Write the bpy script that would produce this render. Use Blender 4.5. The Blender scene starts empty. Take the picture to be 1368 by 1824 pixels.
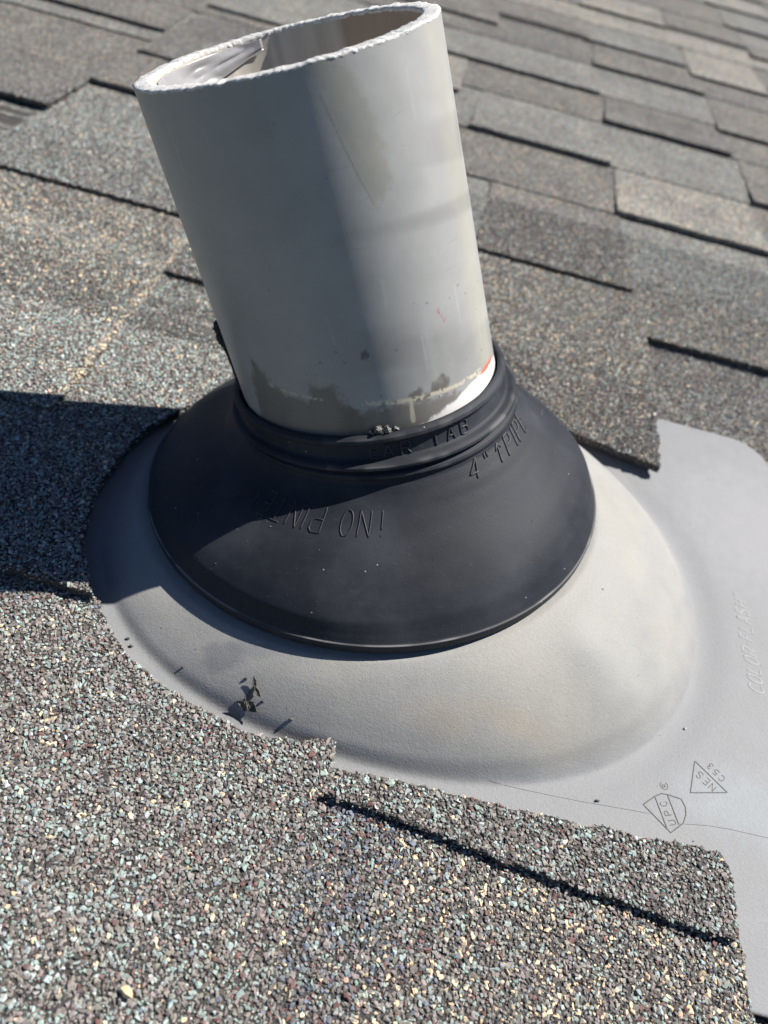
import bpy, bmesh, math
import numpy as np
from mathutils import Matrix, Vector
rng = np.random.default_rng(11)
sc = bpy.context.scene

# ------------------------------------------------------------------ frame
# everything is laid out in the plane of the roof (x along the courses, y up the slope, z off the roof),
# then the whole roof is pitched into the world
PITCH = math.radians(18.4)
M = Matrix.Translation((0, 0, 3.2)) @ Matrix.Rotation(PITCH, 4, 'X')
M3 = M.to_3x3()

# ------------------------------------------------------------------ camera
B = Matrix(((0.966186, 0.257598, 0.011305), (0.176754, -0.693609, 0.69833), (0.18773, -0.672718, -0.715687)))
CAM = Vector((0.00587, -0.27868, 0.25812))
cd = bpy.data.cameras.new('camera'); co = bpy.data.objects.new('camera', cd); sc.collection.objects.link(co)
cd.sensor_fit = 'HORIZONTAL'; cd.sensor_width = 36; cd.lens = 36 * 1370 / 1368
cd.clip_start = 0.01; cd.clip_end = 400
R = Matrix((B.col[0], -B.col[1], -B.col[2])).transposed()      # camera axes (x right, y up, z back) as columns
co.matrix_world = M @ (Matrix.Translation(CAM) @ R.to_4x4())
cd.dof.use_dof = True; cd.dof.focus_distance = 0.305; cd.dof.aperture_fstop = 11.5
sc.camera = co

# ------------------------------------------------------------------ sky, sun, exposure
AZ, EL = math.radians(36.5), math.radians(49)                    # in the plane of the roof
sdir = M3 @ Vector((math.cos(EL) * math.cos(AZ), math.cos(EL) * math.sin(AZ), math.sin(EL)))
w = bpy.data.worlds.new('World'); sc.world = w; w.use_nodes = True
nt = w.node_tree
sky = nt.nodes.new('ShaderNodeTexSky'); sky.sky_type = 'NISHITA'; sky.sun_disc = False
sky.sun_elevation = math.asin(sdir.z); sky.sun_rotation = math.atan2(sdir.x, sdir.y)
sky.air_density = 0.3; sky.dust_density = 0.05; sky.ozone_density = 5.0
bg = nt.nodes['Background']; nt.links.new(sky.outputs[0], bg.inputs[0]); bg.inputs[1].default_value = 0.085
ld = bpy.data.lights.new('sun', 'SUN'); ld.energy = 5.0; ld.angle = math.radians(0.53); ld.color = (1, 0.965, 0.915)
lo = bpy.data.objects.new('sun', ld); sc.collection.objects.link(lo)
lo.rotation_euler = sdir.to_track_quat('Z', 'Y').to_euler()
sc.view_settings.view_transform = 'Standard'; sc.view_settings.look = 'None'
sc.view_settings.exposure = 0.75; sc.view_settings.gamma = 1.0

# ------------------------------------------------------------------ mesh helpers
def thing(name, label, cat, loc, group=None):
    o = bpy.data.objects.new(name, None); o.empty_display_size = .02; sc.collection.objects.link(o)
    o.matrix_world = M @ Matrix.Translation(Vector(loc))
    o['label'] = label; o['category'] = cat; o['_o'] = tuple(loc)
    if group: o['group'] = group
    return o
def mesh(name, V, F, mat, parent=None, loc=(0, 0, 0), smooth=True, col=None, tris=None):
    """V n x 3 in roof coordinates; F list of faces, or tris = n x 3 array"""
    me = bpy.data.meshes.new(name)
    o0 = np.array(parent['_o'] if parent is not None and '_o' in parent else loc, float)
    V = np.asarray(V, float) - o0
    if tris is not None:
        tris = np.asarray(tris, np.int32); k = tris.shape[1]
        me.vertices.add(len(V)); me.vertices.foreach_set('co', V.astype(np.float32).ravel())
        me.loops.add(tris.size); me.loops.foreach_set('vertex_index', tris.ravel())
        me.polygons.add(len(tris)); me.polygons.foreach_set('loop_start', np.arange(0, tris.size, k, dtype=np.int32))
        me.update(calc_edges=True); me.validate()
    else:
        me.from_pydata([tuple(v) for v in V], [], [tuple(int(i) for i in f) for f in F]); me.update()
    me.polygons.foreach_set('use_smooth', np.full(len(me.polygons), smooth))
    if col is not None:
        a = me.color_attributes.new('Col', 'FLOAT_COLOR', 'POINT')
        c = np.ones((len(V), 4), np.float32); c[:, :col.shape[1]] = col
        a.data.foreach_set('color', c.ravel())
    if mat: me.materials.append(mat)
    o = bpy.data.objects.new(name, me); sc.collection.objects.link(o)
    if parent is not None:
        o.parent = parent; o['_o'] = tuple(o0)
    else:
        o.matrix_world = M @ Matrix.Translation(Vector(o0)); o['_o'] = tuple(o0)
    return o
def tag(o, label=None, cat=None, group=None, kind=None):
    for k, v in (('label', label), ('category', cat), ('group', group), ('kind', kind)):
        if v: o[k] = v
    return o
def grid_faces(nu, nv, wrap_u=True):
    i = np.arange(nv - 1)[:, None] * nu; j = np.arange(nu if wrap_u else nu - 1)[None]
    j2 = (j + 1) % nu
    return np.stack([i + j, i + j2, i + nu + j2, i + nu + j], -1).reshape(-1, 4)
def vnoise(P, scale, seed=0):
    """smooth value noise at points P (n x 3)"""
    q = P * scale; i = np.floor(q).astype(np.int64); f = q - i; f = f * f * (3 - 2 * f)
    def h(a, b, c):
        n = (a * 374761393 + b * 668265263 + c * 2147483647 + seed * 974711) & 0xffffffff
        n = ((n ^ (n >> 13)) * 1274126177) & 0xffffffff
        return ((n ^ (n >> 16)) & 0xffff) / 65535.
    r = 0
    for dx in (0, 1):
        for dy in (0, 1):
            for dz in (0, 1):
                wgt = (f[:, 0] if dx else 1 - f[:, 0]) * (f[:, 1] if dy else 1 - f[:, 1]) * (f[:, 2] if dz else 1 - f[:, 2])
                r = r + wgt * h(i[:, 0] + dx, i[:, 1] + dy, i[:, 2] + dz)
    return r
def sstep(a, b, x):
    t = np.clip((x - a) / (b - a), 0, 1); return t * t * (3 - 2 * t)
def inside(poly, x, y):
    poly = np.asarray(poly, float); c = np.zeros(x.shape, bool); n = len(poly)
    for i in range(n):
        x0, y0 = poly[i]; x1, y1 = poly[(i + 1) % n]
        if y0 == y1: continue
        k = ((y0 > y) != (y1 > y)) & (x < (x1 - x0) * (y - y0) / (y1 - y0) + x0)
        c ^= k
    return c
def edge_dist(poly, x, y, closed=True):
    poly = np.asarray(poly, float); n = len(poly); d = np.full(x.shape, 1e9)
    for i in range(n if closed else n - 1):
        a = poly[i]; b = poly[(i + 1) % n]; ab = b - a; L = ab @ ab + 1e-18
        t = np.clip(((x - a[0]) * ab[0] + (y - a[1]) * ab[1]) / L, 0, 1)
        d = np.minimum(d, np.hypot(x - a[0] - t * ab[0], y - a[1] - t * ab[1]))
    return d
def tubes(paths, rad, n=6):
    """paths: list of m x 3 arrays; returns V, tris"""
    Vs, Fs, off = [], [], 0
    for P in paths:
        P = np.asarray(P, float); T = np.gradient(P, axis=0); T /= np.linalg.norm(T, axis=1)[:, None] + 1e-12
        up = np.array([.31, .17, .93]); A = np.cross(T, up); A /= np.linalg.norm(A, axis=1)[:, None]; Bn = np.cross(T, A)
        a = np.linspace(0, 2 * np.pi, n, endpoint=False)
        m = len(P); rr = np.full(m, rad); rr[0] *= .55; rr[-1] *= .55
        ring = P[:, None] + rr[:, None, None] * (np.cos(a)[None, :, None] * A[:, None] + np.sin(a)[None, :, None] * Bn[:, None])
        q = grid_faces(n, m); Vs.append(ring.reshape(-1, 3)); t = np.concatenate([q[:, [0, 1, 2]], q[:, [0, 2, 3]]])
        c0 = np.array([[0, i + 1, i] for i in range(1, n - 1)]); c1 = np.array([[0, i, i + 1] for i in range(1, n - 1)]) + (m - 1) * n
        Fs.append(np.concatenate([t, c0, c1]) + off); off += m * n
    return np.concatenate(Vs), np.concatenate(Fs)

# ------------------------------------------------------------------ materials
def newmat(name, base=(.5, .5, .5), rough=.6, spec=.5, attr=False):
    m = bpy.data.materials.new(name); m.use_nodes = True; t = m.node_tree; p = t.nodes['Principled BSDF']
    p.inputs['Base Color'].default_value = (*base, 1); p.inputs['Roughness'].default_value = rough
    p.inputs['Specular IOR Level'].default_value = spec
    if attr:
        a = t.nodes.new('ShaderNodeAttribute'); a.attribute_name = 'Col'; t.links.new(a.outputs['Color'], p.inputs['Base Color'])
    return m, t, p
def N(t, typ, **kw):
    n = t.nodes.new(typ)
    for k, v in kw.items():
        if k.startswith('_'): setattr(n, k[1:], v)
        else: n.inputs[k.replace('__', ' ')].default_value = v
    return n
def noise(t, scale, detail=4, rough=.55, vec=None):
    n = t.nodes.new('ShaderNodeTexNoise'); n.inputs['Scale'].default_value = scale; n.inputs['Detail'].default_value = detail
    n.inputs['Roughness'].default_value = rough
    if vec is not None: t.links.new(vec, n.inputs['Vector'])
    return n
def ramp(t, src, stops, interp='LINEAR'):
    r = t.nodes.new('ShaderNodeValToRGB'); r.color_ramp.interpolation = interp
    e = r.color_ramp.elements
    while len(e) < len(stops): e.new(.5)
    for k, (p_, c) in enumerate(stops):
        e[k].position = p_; e[k].color = (*c, 1) if len(c) == 3 else c
    t.links.new(src, r.inputs[0]); return r
def mixc(t, a, b, fac, mode='MIX'):
    m = t.nodes.new('ShaderNodeMix'); m.data_type = 'RGBA'; m.blend_type = mode
    for s, v in ((m.inputs[6], a), (m.inputs[7], b), (m.inputs[0], fac)):
        if hasattr(v, 'node'): t.links.new(v, s)
        else: s.default_value = (*v, 1) if isinstance(v, tuple) else v
    return m.outputs[2]
def bump(t, p, h, strength, dist, prev=None):
    b = t.nodes.new('ShaderNodeBump'); b.inputs['Strength'].default_value = strength; b.inputs['Distance'].default_value = dist
    t.links.new(h, b.inputs['Height'])
    if prev is not None: t.links.new(prev, b.inputs['Normal'])
    t.links.new(b.outputs[0], p.inputs['Normal']); return b.outputs[0]
def ocoord(t):
    c = t.nodes.new('ShaderNodeTexCoord'); return c.outputs['Object']

COLS = dict(taupe=(.25, .225, .203), brown=(.155, .135, .122), green=(.295, .355, .33), dark=(.055, .053, .053), red=(.165, .088, .078),
            tan=(.70, .54, .36), slate=(.15, .17, .205), light=(.52, .54, .52))
PAL = dict(front=dict(taupe=.42, brown=.24, green=.23, dark=.04, red=.05, tan=.02, slate=.012, light=.01),
           strip=dict(taupe=.34, brown=.32, green=.24, dark=.05, red=.02, tan=.01, light=.02),
           lower=dict(taupe=.35, brown=.27, green=.17, dark=.04, red=.04, tan=.13, slate=.02, light=.01),
           slate=dict(taupe=.22, brown=.18, green=.15, dark=.08, red=.09, tan=.02, slate=.26),
           pale=dict(taupe=.36, brown=.18, green=.30, dark=.04, red=.03, tan=.03, light=.05),
           gold=dict(taupe=.33, brown=.19, green=.23, dark=.05, tan=.14, light=.05),
           mud=dict(taupe=.34, brown=.32, green=.15, dark=.07, red=.03, tan=.06, light=.03),
           dusk=dict(taupe=.31, brown=.28, green=.17, dark=.07, red=.04, tan=.03, slate=.09, light=.02))
def shingle_mat(name, pal, gain=1.0):
    """ceramic granules on asphalt: every cell is one granule with a colour of its own"""
    m, t, p = newmat('granules_' + name, rough=.85, spec=.25)
    oc = ocoord(t)
    v = N(t, 'ShaderNodeTexVoronoi', Scale=560.); t.links.new(oc, v.inputs['Vector'])
    sep = t.nodes.new('ShaderNodeSeparateColor'); t.links.new(v.outputs['Color'], sep.inputs[0])
    stops, acc = [], 0; tot = sum(PAL[pal].values())
    for k, wgt in PAL[pal].items():
        stops.append((acc, tuple((c * .72 + q * .28) * gain * .96 for c, q in zip(COLS[k], (.22, .216, .208))))); acc += wgt / tot
    r = ramp(t, sep.outputs[0], stops, 'CONSTANT')
    gap = ramp(t, v.outputs['Distance'], [(.35, (1, 1, 1)), (.75, (.32, .32, .32))])
    c = mixc(t, r.outputs[0], gap.outputs[0], 1.0, 'MULTIPLY')
    n = noise(t, 9, 3, .6, oc); nr = ramp(t, n.outputs[0], [(.3, (.80, .80, .82)), (.7, (1.26, 1.24, 1.20))])
    c = mixc(t, c, nr.outputs[0], 1.0, 'MULTIPLY')
    t.links.new(c, p.inputs['Base Color'])
    inv = t.nodes.new('ShaderNodeMath'); inv.operation = 'SUBTRACT'; inv.inputs[0].default_value = 1; t.links.new(v.outputs['Distance'], inv.inputs[1])
    tilt = t.nodes.new('ShaderNodeMath'); tilt.operation = 'MULTIPLY_ADD'; tilt.inputs[1].default_value = .7
    t.links.new(sep.outputs[1], tilt.inputs[0]); t.links.new(inv.outputs[0], tilt.inputs[2])
    bump(t, p, tilt.outputs[0], .9, .0011)
    return m
MATS = {k: shingle_mat(k, k, {'gold': 1.14, 'dusk': .86, 'mud': .9}.get(k, 1.0)) for k in PAL}
m_asphalt, t, p = newmat('asphalt_coating', (.03, .029, .028), .8, .3)
n_ = noise(t, 1800, 3, .6, ocoord(t)); rr_ = ramp(t, n_.outputs[0], [(.4, (.035, .033, .031)), (.62, (.08, .075, .07)), (.75, (.17, .16, .15))])
t.links.new(rr_.outputs[0], p.inputs['Base Color']); bump(t, p, n_.outputs[0], .8, .0006)
m_gran, t, p = newmat('loose_granule', rough=.72, spec=.4)
a_ = N(t, 'ShaderNodeAttribute', _attribute_name='Col'); n_ = noise(t, 2400, 2, .6, ocoord(t))
rr_ = ramp(t, n_.outputs[0], [(.3, (.72, .72, .72)), (.7, (1.25, 1.25, 1.25))])
t.links.new(mixc(t, a_.outputs['Color'], rr_.outputs[0], 1.0, 'MULTIPLY'), p.inputs['Base Color'])

# ------------------------------------------------------------------ granules as real stones
def make_protos(k, npts, seed):
    r = np.random.default_rng(seed); out = []
    for _ in range(k):
        P = r.normal(size=(npts, 3)); P /= np.linalg.norm(P, axis=1)[:, None]; P *= r.uniform(.8, 1.1, (npts, 1))
        P *= np.array([r.uniform(.8, 1.25), r.uniform(.7, 1.0), r.uniform(.42, .68)])
        bm = bmesh.new(); vs = [bm.verts.new(q) for q in P]; bmesh.ops.convex_hull(bm, input=vs)
        for q in [q for q in bm.verts if not q.link_faces]: bm.verts.remove(q)
        bmesh.ops.triangulate(bm, faces=bm.faces); bm.verts.index_update()
        out.append((np.array([q.co[:] for q in bm.verts]), np.array([[q.index for q in f.verts] for f in bm.faces]))); bm.free()
    return out
P_HI = make_protos(20, 11, 3); P_LO = make_protos(12, 6, 4)
def granules(X, Y, Z, rad, colr, protos, flat=.55):
    n = len(X); k = rng.integers(0, len(protos), n); Vs, Ts, Cs, off = [], [], [], 0
    for i, (pv, pf) in enumerate(protos):
        s = np.where(k == i)[0]; m_ = len(s)
        if not m_: continue
        a = rng.uniform(0, 2 * np.pi, m_); tx = rng.normal(0, .24, m_); ty = rng.normal(0, .24, m_)
        ca, sa = np.cos(a), np.sin(a)
        v = pv[None] * rad[s][:, None, None]
        x = v[..., 0] * ca[:, None] - v[..., 1] * sa[:, None]; y = v[..., 0] * sa[:, None] + v[..., 1] * ca[:, None]; z = v[..., 2]
        z2 = z + tx[:, None] * x + ty[:, None] * y; x2 = x - tx[:, None] * z; y2 = y - ty[:, None] * z
        W = np.stack([x2 + X[s][:, None], y2 + Y[s][:, None], z2 + Z[s][:, None]], -1)
        Vs.append(W.reshape(-1, 3)); Ts.append((pf[None] + (np.arange(m_) * len(pv))[:, None, None]).reshape(-1, 3) + off)
        Cs.append(np.repeat(colr[s], len(pv), 0)); off += m_ * len(pv)
    return np.concatenate(Vs), np.concatenate(Ts), np.concatenate(Cs)
PALW = {}
for k_, d_ in PAL.items():
    w_ = np.array([d_.get(c, 0) for c in COLS], float); PALW[k_] = w_ / w_.sum()
CARR = np.array(list(COLS.values()))
def pick(weights):                                             # weights n x 8
    c = np.cumsum(weights, 1); c /= c[:, -1:]
    idx = (rng.random(len(c))[:, None] > c).sum(1).clip(0, 7)
    base = CARR[idx] * rng.uniform(.8, 1.2, (len(c), 1)) * rng.uniform(.94, 1.06, (len(c), 3))
    return base, idx

BOXG = (-.36, .34, -.33, .44)                                   # stones are modelled one by one here, further off they are in the material
def slab(name, poly, zfun, thick, pal, parent, ragged=.0005, gran=True, palfun=None, under=None, label=None, kinks=()):
    """one sheet of shingle: outline poly (ccw), top surface zfun(x, y)"""
    poly = [np.array(q, float) for q in poly]; out = []
    for i, a in enumerate(poly):
        b = poly[(i + 1) % len(poly)]; L = np.linalg.norm(b - a); n = max(1, int(L / (.003 if gran else .02)))
        for j in range(n):
            q = a + (b - a) * j / n
            if j and ragged: nn = np.array([-(b - a)[1], (b - a)[0]]) / L; q = q + nn * rng.normal(0, ragged)
            out.append(q)
    P = np.array(out)
    bm = bmesh.new(); top = [bm.verts.new((q[0], q[1], 0)) for q in P]; f = bm.faces.new(top)
    ys = np.arange(math.floor(P[:, 1].min() / .03) * .03 + .03, P[:, 1].max(), .03)
    for y_ in [q for q in ys if q <= .6] + list(kinks):
        if y_ <= P[:, 1].min() or y_ >= P[:, 1].max(): continue
        bmesh.ops.bisect_plane(bm, geom=bm.verts[:] + bm.edges[:] + bm.faces[:], plane_co=(0, y_, 0), plane_no=(0, 1, 0))
    bmesh.ops.triangulate(bm, faces=bm.faces[:])
    r = bmesh.ops.extrude_face_region(bm, geom=bm.faces[:])
    low = [g for g in r['geom'] if isinstance(g, bmesh.types.BMVert)]; lows = set(low)
    for v in bm.verts:
        v.co.z = float(zfun(v.co.x, v.co.y)) - (thick if v in lows else 0)
    bmesh.ops.triangulate(bm, faces=bm.faces[:]); bmesh.ops.recalc_face_normals(bm, faces=bm.faces[:])
    bm.verts.index_update(); V = np.array([v.co[:] for v in bm.verts]); F = [[v.index for v in f.verts] for f in bm.faces]; bm.free()
    if not gran:
        o = mesh(name, V, F, MATS[pal], parent, smooth=False)
        if label: o['label'] = label
        return o
    # body and stones in one mesh
    x0, x1 = max(BOXG[0], P[:, 0].min()), min(BOXG[1], P[:, 0].max()); y0, y1 = max(BOXG[2], P[:, 1].min()), min(BOXG[3], P[:, 1].max())
    o = mesh(name, V, F, MATS[pal], parent, smooth=False)
    if x1 > x0 and y1 > y0:
        o.data.materials.clear(); o.data.materials.append(m_asphalt); o.data.materials.append(m_gran); o.data.materials.append(MATS[pal])
        # faces wholly outside the modelled box keep the cell material
        ctr = np.array([V[f].mean(0) for f in F]); outb = (ctr[:, 0] < BOXG[0]) | (ctr[:, 0] > BOXG[1]) | (ctr[:, 1] < BOXG[2]) | (ctr[:, 1] > BOXG[3])
        Xs, Ys, Rs, Zo = [], [], [], []
        for sp, r0, r1, lift, seed in ((.00165, .00078, .00128, .00015, 0), (.00160, .00045, .00085, .0001, 1)):
            gx, gy = np.meshgrid(np.arange(x0 - .001, x1 + .001, sp), np.arange(y0 - .001, y1 + .001, sp * .9))
            gx = gx + (np.arange(gx.shape[0]) % 2)[:, None] * sp / 2
            gx = gx.ravel() + rng.normal(0, sp * .28, gx.size); gy = gy.ravel() + rng.normal(0, sp * .28, gy.size)
            k = inside(P, gx, gy)
            if under is not None: k &= ~under(gx, gy)
            gx, gy = gx[k], gy[k]
            if seed == 0 and True:
                k = rng.random(len(gx)) < .96; gx, gy = gx[k], gy[k]
            Xs.append(gx); Ys.append(gy); Rs.append(np.clip(rng.lognormal(math.log((r0 + r1) / 2), .2, len(gx)), r0 * .7, r1 * 1.45)); Zo.append(np.full(len(gx), lift))
        # stones along the cut edges, a little down the side
        sel = (P[:, 0] > x0) & (P[:, 0] < x1) & (P[:, 1] > y0) & (P[:, 1] < y1)
        E_ = np.concatenate([P[sel] + (np.roll(P, -1, 0) - P)[sel] * f_ for f_ in (0, .35, .7)]) if sel.any() else np.zeros((0, 2))
        if under is not None and len(E_): E_ = E_[~under(E_[:, 0], E_[:, 1])]
        Xs.append(E_[:, 0] + rng.normal(0, .0003, len(E_))); Ys.append(E_[:, 1] + rng.normal(0, .0003, len(E_)))
        Rs.append(rng.uniform(.0004, .0009, len(E_))); Zo.append(-rng.uniform(0, thick * .65, len(E_)))
        X, Y, Rd, Zl = map(np.concatenate, (Xs, Ys, Rs, Zo))
        Z = np.vectorize(zfun)(X, Y) + Zl + rng.uniform(0, .0003, len(X))
        if palfun is None: W = np.repeat(PALW[pal][None], len(X), 0)
        else: W = palfun(X, Y)
        C, idx = pick(W); C = C * (1 + .32 * sstep(.0, .18, Y))[:, None]  # stone colour brightened up the slope, making up for light lost between stones
        far = Y > .10
        parts = []
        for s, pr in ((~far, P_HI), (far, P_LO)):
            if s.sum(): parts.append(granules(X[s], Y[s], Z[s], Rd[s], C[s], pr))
        if parts:
            nb = len(V); tri = np.array([f for f in F]); Vt = [V]; Ft = [tri]; Ct = [np.zeros((nb, 3))]; off = nb
            mi = [np.where(outb, 2, 0)]
            for v_, t_, c_ in parts:
                Vt.append(v_); Ft.append(t_ + off); Ct.append(c_); off += len(v_); mi.append(np.ones(len(t_), int))
            old = o.data
            mo = mesh(name, np.concatenate(Vt), None, None, parent, smooth=False, col=np.concatenate(Ct), tris=np.concatenate(Ft))
            mi = np.concatenate(mi)
            for mm in (m_asphalt, m_gran, MATS[pal]): mo.data.materials.append(mm)
            if len(mo.data.polygons) == len(mi): mo.data.polygons.foreach_set('material_index', mi.astype(np.int32))
            nm = o.name; bpy.data.objects.remove(o); bpy.data.meshes.remove(old); mo.name = nm; o = mo
    if label: o['label'] = label
    return o
def lin(y0, z0, y1, z1): return lambda x, y: z0 + (z1 - z0) * min(max((y - y0) / (y1 - y0), 0), 1)
def pw(*pts):
    ys = [q[0] for q in pts]; zs = [q[1] for q in pts]
    return lambda x, y: float(np.interp(y, ys, zs))
def rect(x0, x1, y0, y1): return [(x0, y0), (x1, y0), (x1, y1), (x0, y1)]

# ------------------------------------------------------------------ setting: roof deck and the ground far below
deck = mesh('roof', [(-3.5, -.385, -.0435), (3.5, -.385, -.0435), (3.5, 4.6, -.0435), (-3.5, 4.6, -.0435), (-3.5, -.385, -.058), (3.5, -.385, -.058), (3.5, 4.6, -.058), (-3.5, 4.6, -.058)], [(0, 1, 2, 3), (7, 6, 5, 4), (4, 5, 1, 0), (5, 6, 2, 1), (6, 7, 3, 2), (7, 4, 0, 3)], MATS['dusk'], smooth=False)  # eave invented just out of view, shaped to cut bounce light on the pipe
tag(deck, kind='structure')
m_ground, t, p = newmat('dark_ground', (.16, .15, .11), .95, .1)
n_ = noise(t, .6, 6, .6, ocoord(t)); r_ = ramp(t, n_.outputs[0], [(.35, (.03, .045, .018)), (.65, (.07, .075, .04))]); t.links.new(r_.outputs[0], p.inputs['Base Color'])  # kept dark so that little light bounces up to the pipe
g = bpy.data.meshes.new('ground'); g.from_pydata([(-150, -150, 0), (150, -150, 0), (150, 150, 0), (-150, 150, 0)], [], [(0, 1, 2, 3)]); g.materials.append(m_ground)
go = bpy.data.objects.new('ground', g); sc.collection.objects.link(go); go['kind'] = 'structure'

# ------------------------------------------------------------------ BOOT-GEOM-START
def unit(v): v = np.array(v, float); return v / np.linalg.norm(v)
AXD = np.array([.4259, -.1382, -.89415]); TOP = np.array([-.07355, .04516, .16047]); PS = 1.055; TOP0 = np.array([-.06941, .02828, .16556]); BO = np.array([-.00032, .01533, -.0142])
E1 = np.array([.90282, 0, .43002]); E2 = np.array([-.05943, -.99041, .12476])
BN0 = unit([-.143, .045, .989]); BN1 = unit([-.31, .10, .945]); BC1 = np.array([-.0140, .0125, .0507])
BPROF = [(-.085, .1045), (-.083, .1078), (-.07, .1090), (-.012, .1094), (-.004, .1093), (0, .1086), (.015, .1078), (.05, .1060), (.11, .1034), (.19, .0984),
         (.28, .0922), (.37, .0853), (.46, .0784), (.55, .0726), (.63, .0684), (.69, .0658), (.715, .0655), (.728, .0664), (.745, .0668), (.762, .0664), (.775, .0650), (.783, .0646), (.792, .0658),
         (.805, .0670), (.825, .0670), (.838, .0658), (.846, .0636), (.856, .0627), (.885, .0622), (.925, .0618), (.942, .0619), (.95, .0630), (.965, .0638), (.985, .0635), (.998, .0622), (1.002, .0602), (1.0, .0585), (.97, .0578), (.85, .0574)]
def boot(th, s):
    """th angle (0 = +x, -90 = towards the eaves), s = position along BPROF (float index)"""
    s = np.asarray(s, float); i = np.arange(len(BPROF)); pr = np.array(BPROF)
    wv = np.interp(s, i, pr[:, 0]); r = np.interp(s, i, pr[:, 1]) * (1 - .007 * (1 - np.clip(wv / .2, 0, 1))) - .0022 * np.clip((wv - .45) / .3, 0, 1) * (1 - np.clip((s - 34) / 2, 0, 1))
    t = wv[..., None]; P1 = BN0 * .022; P2 = BC1 - BN1 * .022; tc = np.clip(t, 0, 1)
    c = 3 * (1 - tc) ** 2 * tc * P1 + 3 * (1 - tc) * tc ** 2 * P2 + tc ** 3 * BC1
    c = c + np.minimum(t, 0) * BN0 * .062 + np.maximum(t - 1, 0) * BN1 * .062
    n = BN0 * (1 - tc) + BN1 * tc; n = n / np.linalg.norm(n, axis=-1, keepdims=True)
    a = np.array([1., 0, 0]) - n * n[..., :1]; a = a / np.linalg.norm(a, axis=-1, keepdims=True); b = np.cross(n, a)
    r = r + .0012 * np.sin(3 * th + 1) * np.sin(np.pi * np.clip(wv / .6, 0, 1)) + .0007 * np.sin(7 * th) * np.sin(np.pi * np.clip(wv / .4, 0, 1))
    plain = c + r[..., None] * (np.cos(th)[..., None] * a + np.sin(th)[..., None] * b)
    # the collar grips the leaning pipe: its rings are slices through a cylinder round the pipe's own axis
    a2 = a - AXD * (a @ AXD)[..., None]; a2 = a2 / np.linalg.norm(a2, axis=-1, keepdims=True); b2 = np.cross(-AXD, a2)
    C = r[..., None] * (np.cos(th)[..., None] * a2 + np.sin(th)[..., None] * b2)
    l = (((c - TOP0 - C) * n).sum(-1) / (n @ AXD))[..., None]
    hug = TOP0 + C + l * AXD; k = np.clip((wv - .35) / .35, 0, 1)[..., None]; k = k * k * (3 - 2 * k)
    return BO + PS * (plain * (1 - k) + hug * k)
# ------------------------------------------------------------------ BOOT-GEOM-END
# dome of the flashing plate
FZ = -.039
def outer_r(th):
    """distance from the origin to the outline of the dome, in direction th"""
    cx, cy, ax, ay, e = .0293, -.0190, .1537, .1275, 2.2
    c, s = np.cos(th), np.sin(th); r = np.full(th.shape, .14)
    for _ in range(40):
        fx = (np.abs((r * c - cx) / ax) ** e + np.abs((r * s - cy) / ay) ** e) ** (1 / e)
        r = r / (fx ** .7)
    return r + .003 * np.exp(-((th + 2.2) / .55) ** 2)
def inner_z(th, r):
    n = BN0; low = np.exp(-((np.mod(th + math.radians(115) + np.pi, 2 * np.pi) - np.pi) / 1.0) ** 2)
    return BO[2] - (n[0] * r * np.cos(th) + n[1] * r * np.sin(th)) / n[2] - .0068
def flash_z(X, Y):
    X0, Y0 = X - BO[0], Y - BO[1]; th = np.arctan2(Y0, X0); r = np.hypot(X0, Y0); ro = outer_r(th)
    ri = .1165 + .0010 * np.exp(-((th + 2.2) / .6) ** 2); t = np.clip((ro - r) / (np.maximum(ro - ri, .004)), 0, 1.4)
    zi = inner_z(th, np.minimum(r, ri))
    tt = np.clip(t, 0, 1); rt = .5 + .5 * np.cos(th + .6)                   # fuller on the right, straighter on the left
    g = (.42 * tt + .58 * (1 - (1 - tt) ** 2.0)) * rt + (.85 * tt + .15 * tt * tt * (3 - 2 * tt)) * (1 - rt)
    g = g * sstep(-.05, .16, tt) ** (.6 * rt + .15)
    z = FZ + (inner_z(th, ri) - FZ) * g
    z = np.where(r < ri, zi, z)
    dd = r - ro; am = .0011 * (.25 + .75 * rt)
    z = z - am * np.exp(-((dd - .005) / .0095) ** 2)
    z = z + .0005 * rt * np.exp(-((dd + .003) / .0028) ** 2)
    P = np.stack([X, Y, X * 0], -1).reshape(-1, 3)
    nz = (vnoise(P, 24, 1) - .5).reshape(X.shape)
    z = z + nz * .0022 * sstep(0, .3, t) * (r > ri) * sstep(ri + .002, ri + .012, r)
    ridge = np.exp(-((th + .62) / .10) ** 2) * sstep(.05, .35, t) * (1 - sstep(.6, 1, t)); z = z + .0022 * ridge
    z = z + (vnoise(P, 11, 2) - .5).reshape(X.shape) * .0005 * (t <= 0)
    return z

# ------------------------------------------------------------------ the pipe flashing: plate with a dome, rubber boot
root = thing('pipe_flashing', 'grey painted metal roof flashing with a black rubber boot round the leaning pipe', 'pipe flashing', (0, 0, FZ))
m_plate, t, p = newmat('painted_plate', rough=.6, spec=.25)
oc = ocoord(t); a_ = N(t, 'ShaderNodeAttribute', _attribute_name='Col')
n1 = noise(t, 1500, 3, .6, oc); n2 = noise(t, 60, 5, .6, oc); n3 = noise(t, 500, 4, .6, oc)
r1 = ramp(t, n1.outputs[0], [(.3, (.90, .90, .90)), (.7, (1.07, 1.07, 1.07))]); r2 = ramp(t, n2.outputs[0], [(.3, (.93, .93, .94)), (.7, (1.05, 1.05, 1.04))])
c = mixc(t, a_.outputs['Color'], r1.outputs[0], 1.0, 'MULTIPLY'); c = mixc(t, c, r2.outputs[0], 1.0, 'MULTIPLY')
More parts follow.
